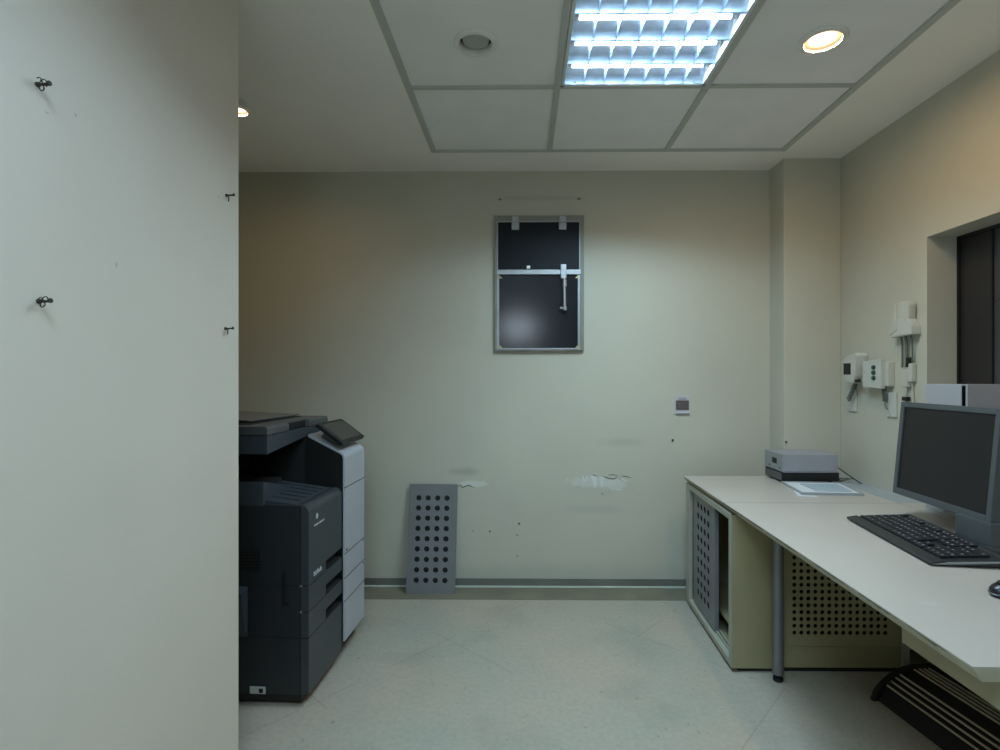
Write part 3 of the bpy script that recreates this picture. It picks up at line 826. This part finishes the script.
# ------------------------------------------------------------------ black rack with rods on the floor
rk = thing('floor_rack', 'black arched rack with thin tan rods on the floor under the desk', 'rack', (1.286, 1.98, 0), R(7.5), local=True)
W_, Hh, LN = .36, .118, .62
def arch(f):
    f = min(max(f, 0), 1)
    g = math.sin(PI / 2 * min(1, f / .5)) if f < .8 else math.cos(PI / 2 * (f - .8) / .2)
    return (W_ * f, Hh * max(g, 0) ** .62)
for yy in (0.0, -LN):
    n = 24
    outer = [arch(i / n) for i in range(n + 1)]
    inn = [(W_ / 2 + (x - W_ / 2) * .86, max(0, z - .022)) for x, z in outer]
    b = MB(); b.prism([(x, yy, z) for x, z in outer], (0, -.020, 0), bev=.003)
    b.build('end_plate', 'rack', rk)
b = MB()
b.prism([(x, -.018, z) for x, z in [(W_ / 2 + (arch(i / 20)[0] - W_ / 2) * .90, max(0.004, arch(i / 20)[1] - .020)) for i in range(21)]], (0, -LN + .02, 0))
b.build('shell', 'void', rk)
for f in (.13, .18, .235, .29, .46, .52, .58, .64):
    x, z = arch(f); x = W_ / 2 + (x - W_ / 2) * .93; z -= .010
    b = MB(); b.cyl((x, -.010, z), (x, -LN - .005, z), .0036, n=10)
    b.build('rod', 'rod', rk)
b = MB(); pts = [(W_ * f, -.47, arch(f)[1] - .004) for f in (.12, .2, .27, .34, .40)]
b.tube(pts, .004, 8)
b.build('clip', 'rack', rk)

# ------------------------------------------------------------------ monitor (screen faces the room, -X)
mon = thing('monitor', 'dark grey flat computer monitor standing on the desk, switched off', 'monitor', (1.47, 1.80, DZ + .001))
MO = Vector((-.006, 0, .012))
BL = Vector((1.430, 2.057, .737)) + MO; BR = Vector((1.408, 1.604, .737)) + MO; TL = Vector((1.462, 2.055, 1.087)) + MO
ax = (BR - BL); mw = ax.length; ax.normalize(); ay = (TL - BL); mh = ay.length; ay.normalize()
an = ax.cross(ay).normalized()     # points toward the viewer side?
if an.x > 0: an = -an
def mp(x, y, d): return BL + ax * x + ay * y + an * d
b = MB(); bw, bt = .020, .020
for (x0, x1, y0, y1) in ((0, bw, 0, mh), (mw - bw, mw, 0, mh), (bw - .001, mw - bw + .001, 0, bt + .004), (bw - .001, mw - bw + .001, mh - bt, mh)):
    b.prism([mp(x0, y0, 0), mp(x1, y0, 0), mp(x1, y1, 0), mp(x0, y1, 0)], -an * .030, bev=.003)
b.build('bezel', 'bezel', mon)
b = MB(); b.prism([mp(bw - .003, bt, -.006), mp(mw - bw + .003, bt, -.006), mp(mw - bw + .003, mh - bt + .003, -.006), mp(bw - .003, mh - bt + .003, -.006)], -an * .004)
b.build('screen', 'monscreen', mon)
b = MB(); b.prism([mp(.012, .012, -.028), mp(mw - .012, .012, -.028), mp(mw - .012, mh - .012, -.028), mp(.012, mh - .012, -.028)], -an * .018, bev=.004)
b.prism([mp(.09, .07, -.044), mp(mw - .09, .07, -.044), mp(mw - .09, mh - .07, -.044), mp(.09, mh - .07, -.044)], -an * .02, bev=.006)
b.build('back_shell', 'bezel', mon)
b = MB(); b.box(1.485, 1.52, 1.60, 1.70, DZ + .02, .95, bev=.006); b.build('neck', 'silver', mon)
b = MB(); b.box(1.392, 1.54, 1.588, 1.727, DZ + .001, DZ + .020, bev=.004)
b.box(1.394, 1.50, 1.592, 1.725, DZ + .018, DZ + .090, bev=.004)
b.build('stand', 'bezel', mon)

# ------------------------------------------------------------------ keyboard
A, B, D_, Cc = Vector((1.177, 1.929)), Vector((1.405, 2.0)), Vector((1.117, 1.454)), Vector((1.341, 1.503))
cen = (A + B + D_ + Cc) / 4
lx = (D_ + Cc - A - B); KL = lx.length / 2; lx.normalize()
ang = math.atan2(lx.y, lx.x)       # local x: along the keyboard from far to near
kb = thing('keyboard', 'black full size keyboard with pale end trim lying on the desk', 'keyboard', (cen.x + .019, cen.y, DZ + .0012), ang, local=True)
KW = .222        # local y: depth, +y toward the wall?
ly = Vector((-math.sin(ang), math.cos(ang)))
sgn = 1 if ly.x > 0 else -1       # +sgn*y is the back edge
def prof_k(): return [(-KW / 2, .004), (-KW / 2 + .004, .010), (-KW / 2 + .038, .016), (-KW / 2 + .041, .012), (KW / 2 - .028, .022), (KW / 2 - .024, .027), (KW / 2 - .004, .027), (KW / 2, .020), (KW / 2, .003)]
b = MB(); b.prism([(-KL / 2, sgn * y, z) for y, z in prof_k()], (KL, 0, 0), bev=.0015)
b.build('case', 'kbd', kb)
b = MB(); leg_b = b
rows = [(-KW / 2 + .054 + i * .0262, i) for i in range(6)]
def key(x0, x1, y, z):
    b.prism([(x0, sgn * (y - .0115), z), (x1, sgn * (y - .0115), z), (x1, sgn * (y + .0115), z + .0018), (x0, sgn * (y + .0115), z + .0018)], (0, 0, .006), bev=.0012, m='key')
    if random.random() < .85:
        cx = x0 + (x1 - x0) * random.uniform(.25, .45); s = random.uniform(.0016, .0030)
        leg_b.prism([(cx - s, sgn * (y - .001), z + .0072), (cx + s, sgn * (y - .001), z + .0072), (cx + s, sgn * (y + .0042), z + .0076), (cx - s, sgn * (y + .0042), z + .0076)], (0, 0, .0003), m='legend')
u = (KL - .03) / 23.2
for y, i in rows:
    z = .0125 + (y + KW / 2 - .041) * .064
    x = -KL / 2 + .012
    if i == 0: ws = [1.3, 1.3, 1.3, 5.6, 1.3, 1.3, 1.3, 1.6]
    elif i == 1: ws = [2.25] + [1] * 10 + [2.75 - 1]
    elif i == 2: ws = [1.75] + [1] * 11 + [2.25]
    elif i == 3: ws = [1.5] + [1] * 12 + [1.5]
    elif i == 4: ws = [1] * 13 + [2]
    else: ws = [1, -1] + [1] * 4 + [-.5] + [1] * 4 + [-.5] + [1] * 4
    tot = sum(abs(w) for w in ws)
    for w_ in ws:
        ww = abs(w_) / tot * 15 * u
        if w_ > 0: key(x + .0008, x + ww - .0008, y, z)
        x += ww
    x = -KL / 2 + .012 + 15.3 * u
    for k in range(3):
        if i in (3, 4, 5) or i == 0 or (i == 1 and k == 1): key(x + k * u + .0008, x + (k + 1) * u - .0008, y, z)
    x = -KL / 2 + .012 + 18.7 * u
    if i < 5:
        for k in range(4): key(x + k * u + .0008, x + (k + 1) * u - .0008, y, z)
ks = b.build('keys', 'key', kb)
b = MB(); b.prism([(KL / 2 - .001, sgn * y, z) for y, z in [(-KW / 2 + .004, .0045), (-KW / 2 + .05, .0125), (KW / 2 - .06, .019), (KW / 2 - .004, .022), (KW / 2 - .004, .017), (-KW / 2 + .05, .006)]], (.003, 0, 0), bev=.0008)
b.build('end_trim', 'silver', kb)
for fx in (-KL / 2 + .035, KL / 2 - .035):
    for fy in (sgn * .09, -sgn * .08):
        b = MB(); b.box(fx - .015, fx + .015, fy - .01, fy + .01, 0, .006); b.build('foot', 'rack', kb)

# ------------------------------------------------------------------ mouse
MY = 1.287
mo = thing('mouse', 'black computer mouse on the desk at the right edge', 'mouse', (1.185, MY, DZ))
def ellipsoid(c, r, m=None, n=24, zmin=None):
    t = bmesh.new(); bmesh.ops.create_uvsphere(t, u_segments=n, v_segments=14, radius=1)
    for v in t.verts:
        z = v.co.z
        v.co = Vector((c[0] + v.co.x * r[0], c[1] + v.co.y * r[1], max(c[2] + z * r[2], zmin if zmin is not None else -9)))
    return t
b = MB(); b.merge(ellipsoid((1.185, MY, DZ + .012), (.058, .033, .026), zmin=DZ + .003)); b.build('shell', 'mouse', mo)
b = MB(); b.merge(ellipsoid((1.185, MY, DZ + .008), (.0595, .0345, .008), zmin=DZ)); b.build('rim', 'bezel', mo)
b = MB(); b.cyl((1.150, MY - .004, DZ + .032), (1.150, MY + .004, DZ + .032), .007, n=14); b.build('wheel', 'rack', mo)

# ------------------------------------------------------------------ silver box and tray at the far end of the desk
sx0, sx1, sy0, sy1 = 1.288, 1.574, 2.648, PY - .004
sb = thing('desktop_recorder', 'silver box on a black base unit at the far end of the desk', 'electronic device', ((sx0 + sx1) / 2, (sy0 + sy1) / 2, DZ))
b = MB(); b.box(sx0 + .003, sx1, sy0 + .002, sy1, DZ + .008, DZ + .052, bev=.003)
for xx in (sx0 + .03, sx1 - .03):
    for yy in (sy0 + .03, sy1 - .03): b.cyl((xx, yy, DZ), (xx, yy, DZ + .010), .010, n=14)
b.build('base_unit', 'rack', sb)
b = MB(); b.box(sx0 + .006, sx1 - .004, sy0, sy1, DZ + .056, DZ + .143, bev=.006); b.box(sx0 + .01, sx1 - .01, sy0 + .004, sy1 - .004, DZ + .050, DZ + .058)
b.build('housing', 'lilac', sb)
fr = one('front_panel', 'silver', sb, sx0, sx0 + .010, sy0, sy1, DZ + .056, DZ + .143, bev=.003)
one('display', 'rack', fr, sx0 - .001, sx0 + .002, sy0 + .052, sy0 + .100, DZ + .088, DZ + .116)
one('bay_front', 'cops', sb, sx0 + .001, sx0 + .005, sy0 + .006, sy1 - .006, DZ + .012, DZ + .048, bev=.001)
for yy in (sy0 + .02, sy0 + .13):
    b = MB(); b.cyl((sx0 - .002, yy, DZ + .072), (sx0 + .003, yy, DZ + .072), .004, n=10); b.build('button', 'rack', fr)
# cable from the box to the desk edge
pts = []
for i in range(15):
    f = i / 14
    pts.append((1.572 + .085 * f, 2.70 + .01 * f - .10 * f * f, DZ + .085 - .079 * f ** 1.2))
b = MB(); b.tube(pts, .0030, 8)
tag(b.build('cable', 'rubber', None), 'thin black cable drooping from the silver box to the desk back', 'cable')
pts = [(1.592 + .03 * math.sin(k * .5) + .003 * k, 2.66 + .018 * math.cos(k * .7), DZ + .004 + .02 * abs(math.sin(k * .4))) for k in range(14)]
b = MB(); b.tube(pts, .0025, 8)
tag(b.build('cable', 'coil', None), 'small grey looped cable on the desk beside the silver box', 'cable')

tr = thing('document_tray', 'flat clear tray holding papers on the desk in front of the silver box', 'tray', (1.40, 2.49, DZ))
T4 = [(1.283, 2.640), (1.250, 2.385), (1.515, 2.365), (1.560, 2.612)]
def tq(sx, z):   # scaled quad
    cx = sum(p[0] for p in T4) / 4; cy = sum(p[1] for p in T4) / 4
    return [(cx + (x - cx) * sx, cy + (y - cy) * sx, z) for x, y in T4]
b = MB(); b.prism(tq(1, DZ), (0, 0, .004), bev=.001)
for k in range(4):
    p, q = Vector(tq(1, DZ + .003)[k]), Vector(tq(1, DZ + .003)[(k + 1) % 4]); p2, q2 = Vector(tq(.95, DZ + .003)[k]), Vector(tq(.95, DZ + .003)[(k + 1) % 4])
    b.prism([p, q, q2, p2], (0, 0, .009), bev=.001)
b.build('base', 'greystrip', tr)
b = MB(); b.prism(tq(.93, DZ + .0045), (0, 0, .004)); b.build('paper', 'paper', tr)
b = MB(); b.prism([(1.345, 2.585, DZ + .009), (1.335, 2.42, DZ + .009), (1.49, 2.41, DZ + .009), (1.515, 2.57, DZ + .009)], (0, 0, .002)); b.build('sheet', 'bluepaper', tr)
b = MB(); b.prism([(1.255, 2.47, DZ), (1.222, 2.36, DZ), (1.30, 2.335, DZ), (1.30, 2.36, DZ), (1.243, 2.378, DZ), (1.272, 2.47, DZ)], (0, 0, .0012))
tag(b.build('paper_sheet', 'paper', None), 'white paper edge showing under the clear tray on the desk', 'paper')

# ------------------------------------------------------------------ cases standing on the desk behind the monitor
XB = 1.620
cs = thing('equipment_case', 'pale grey case behind the monitor below the window, left one', 'equipment case', (XB + .035, 2.06, DZ + .001), group='cases behind the monitor')
b = MB(); b.box(XB, WX - .004, 1.974, 2.150, DZ + .001, 1.166, bev=.003); b.build('housing', 'case', cs)
b = MB(); b.box(XB + .002, WX - .006, 1.9725, 1.9755, DZ + .01, 1.16); b.build('side_edge', 'rack', cs)
cs = thing('equipment_case', 'taupe case behind the monitor below the window, right of the pale one', 'equipment case', (XB + .035, 1.75, DZ + .001), group='cases behind the monitor')
b = MB(); b.box(XB, WX - .004, 1.56, 1.952, DZ + .001, 1.168, bev=.003); b.build('housing', 'taupe', cs)
b = MB(); b.box(XB - .0015, XB + .02, 1.945, 1.9535, DZ + .01, 1.167, bev=.001); b.build('front_edge', 'case', cs)

# ------------------------------------------------------------------ devices on the right wall
def coil(p0, p1, r, turns, wire, n=9):
    p0, p1 = Vector(p0), Vector(p1); d = p1 - p0; dn = d.normalized(); a = dn.orthogonal().normalized(); c = dn.cross(a)
    return [p0 + d * (i / (turns * n)) + (a * math.cos(2 * PI * i / n) + c * math.sin(2 * PI * i / n)) * r for i in range(turns * n + 1)]
# handset A with dark display
t = thing('wall_handset', 'white wall handset with square dark display, furthest along the right wall', 'wall device', (WX, 2.66, 1.16))
b = MB()
pr = [(2.612, 1.300), (2.622, 1.312), (2.690, 1.298), (2.720, 1.282), (2.724, 1.225), (2.700, 1.165), (2.640, 1.160), (2.625, 1.195)]
b.prism([(WX - .062, y, z) for y, z in pr], (.062, 0, 0), bev=.006)
b.build('housing', 'white', t)
one('display', 'rack', t, WX - .0645, WX - .055, 2.655, 2.712, 1.205, 1.262, bev=.002)
b = MB(); b.tube(coil((WX - .03, 2.665, 1.160), (WX - .035, 2.72, 1.075), .008, 9, .003), .0036, 6)
b.build('coil_cable', 'coil', t)
b = MB(); b.box(WX - .060, WX - .040, 2.612, 2.628, 1.165, 1.180, bev=.002); b.cyl((WX - .05, 2.618, 1.172), (WX - .055, 2.60, 1.176), .008, n=10); b.build('plug', 'rack', t)
# box B with three green buttons
t = thing('button_box', 'white wall box with three green buttons between handset and window', 'wall device', (WX, 2.52, 1.14))
b = MB(); b.box(WX - .030, WX, 2.430, 2.560, 1.150, 1.262, bev=.004); b.build('back_box', 'cream', t)
b = MB(); b.prism([(WX - .050, 2.452, 1.138), (WX - .050, 2.585, 1.145), (WX - .050, 2.585, 1.268), (WX - .050, 2.452, 1.276)], (.022, 0, 0), bev=.004)
cv = b.build('cover', 'white', t)
for z in (1.188, 1.213, 1.238):
    b = MB(); b.cyl((WX - .050, 2.498, z), (WX - .058, 2.498, z), .0105, .009, n=18); b.build('button', 'green', cv)
b = MB(); b.tube(coil((WX - .018, 2.475, 1.150), (WX - .022, 2.462, 1.078), .008, 8, .003) + [(WX - .03, 2.45, 1.06), (WX - .03, 2.438, 1.045)], .0036, 6)
b.build('coil_cable', 'coil', t)
# two white plates on the wall below
for y0, y1, z0, z1, lb in ((2.700, 2.772, 1.016, 1.128, 'white blank wall plate below the handset with the display'), (2.412, 2.474, 1.010, 1.122, 'white blank wall plate below the box with green buttons')):
    t = thing('wall_plate', lb, 'wall plate', (WX, (y0 + y1) / 2, z0), group='white plates on the right wall')
    b = MB(); b.box(WX - .010, WX, y0, y1, z0, z1, bev=.003); b.build('plate', 'white', t)
    for zz in (z0 + .012, z1 - .012):
        b = MB(); b.cyl((WX - .010, (y0 + y1) / 2, zz), (WX - .0115, (y0 + y1) / 2, zz), .003, n=10); b.build('screw', 'alu', t)
# holder C with handset and cable down to box D
t = thing('remote_holder', 'cream wall holder with a hand switch hanging above its cables beside the window', 'wall device', (WX, 2.36, 1.37))
b = MB()
b.prism([(WX - .042, y, z) for y, z in [(2.268, 1.375), (2.408, 1.368), (2.400, 1.395), (2.373, 1.435), (2.343, 1.452), (2.298, 1.448), (2.274, 1.415)]], (.042, 0, 0), bev=.006)
b.build('cradle', 'white', t)
b = MB()
b.prism([(WX - .040, y, z) for y, z in [(2.293, 1.440), (2.363, 1.440), (2.368, 1.500), (2.360, 1.522), (2.303, 1.522), (2.290, 1.505)]], (.034, 0, 0), bev=.006)
b.prism([(WX - .046, y, z) for y, z in [(2.356, 1.400), (2.404, 1.376), (2.396, 1.420), (2.380, 1.450), (2.386, 1.505), (2.363, 1.518)]], (.030, 0, 0), bev=.004)
b.build('hand_switch', 'cream', t)
for yy, rr in ((2.363, .004), (2.336, .0055), (2.303, .0035)):
    b = MB(); b.tube([(WX - .02, yy, 1.378), (WX - .016, yy - .002, 1.33), (WX - .014, yy, 1.26), (WX - .014, yy + .002, 1.235)], rr, 8); b.build('cable', 'coil', t)
b = MB(); b.cyl((WX - .016, 2.323, 1.278), (WX - .016, 2.323, 1.235), .010, n=12); b.build('connector', 'rack', t)
t = thing('socket_box', 'small cream junction box on the right wall under the hand switch holder', 'wall device', (WX, 2.326, 1.15))
b = MB(); b.box(WX - .022, WX, 2.296, 2.323, 1.172, 1.252, bev=.004); b.box(WX - .022, WX, 2.323, 2.360, 1.150, 1.225, bev=.004)
b.build('housing', 'cream', t)
b = MB(); b.tube([(WX - .012, 2.345, 1.15), (WX - .012, 2.347, 1.10), (WX - .012, 2.344, 1.04), (WX - .012, 2.341, .98)], .005, 8); b.build('cable', 'cream', t)
b = MB(); b.tube([(WX - .010, 2.311, 1.178), (WX - .008, 2.304, 1.10), (WX - .008, 2.304, 1.0), (WX - .008, 2.304, .90)], .003, 8); b.build('cable', 'cream', t)
b = MB(); b.box(WX - .022, WX - .003, 2.328, 2.359, 1.088, 1.106, bev=.003); b.build('plug', 'rack', t)


# ------------------------------------------------------------------ world, camera, view
w = bpy.data.worlds.new('world'); bpy.context.scene.world = w; w.use_nodes = True
w.node_tree.nodes['Background'].inputs['Color'].default_value = (.02, .02, .02, 1)
w.node_tree.nodes['Background'].inputs['Strength'].default_value = 0.2
cam = bpy.data.cameras.new('camera'); co = bpy.data.objects.new('camera', cam); C.objects.link(co)
co.location = (0, 0, 1.195); co.rotation_euler = (R(90), 0, R(.6))
cam.sensor_width = 36; cam.lens = 36 * 530 / 1000; cam.shift_x = -.017; cam.shift_y = .0015; cam.clip_start = .02
sc_ = bpy.context.scene; sc_.camera = co
vs = sc_.view_settings
vs.view_transform = 'Standard'; vs.look = 'None'; vs.exposure = 0.19; vs.gamma = 1; vs.use_curve_mapping = False
sc_.cycles.use_denoising = True
sc_.cycles.max_bounces = 10; sc_.cycles.diffuse_bounces = 6
sc_.cycles.sample_clamp_indirect = 4
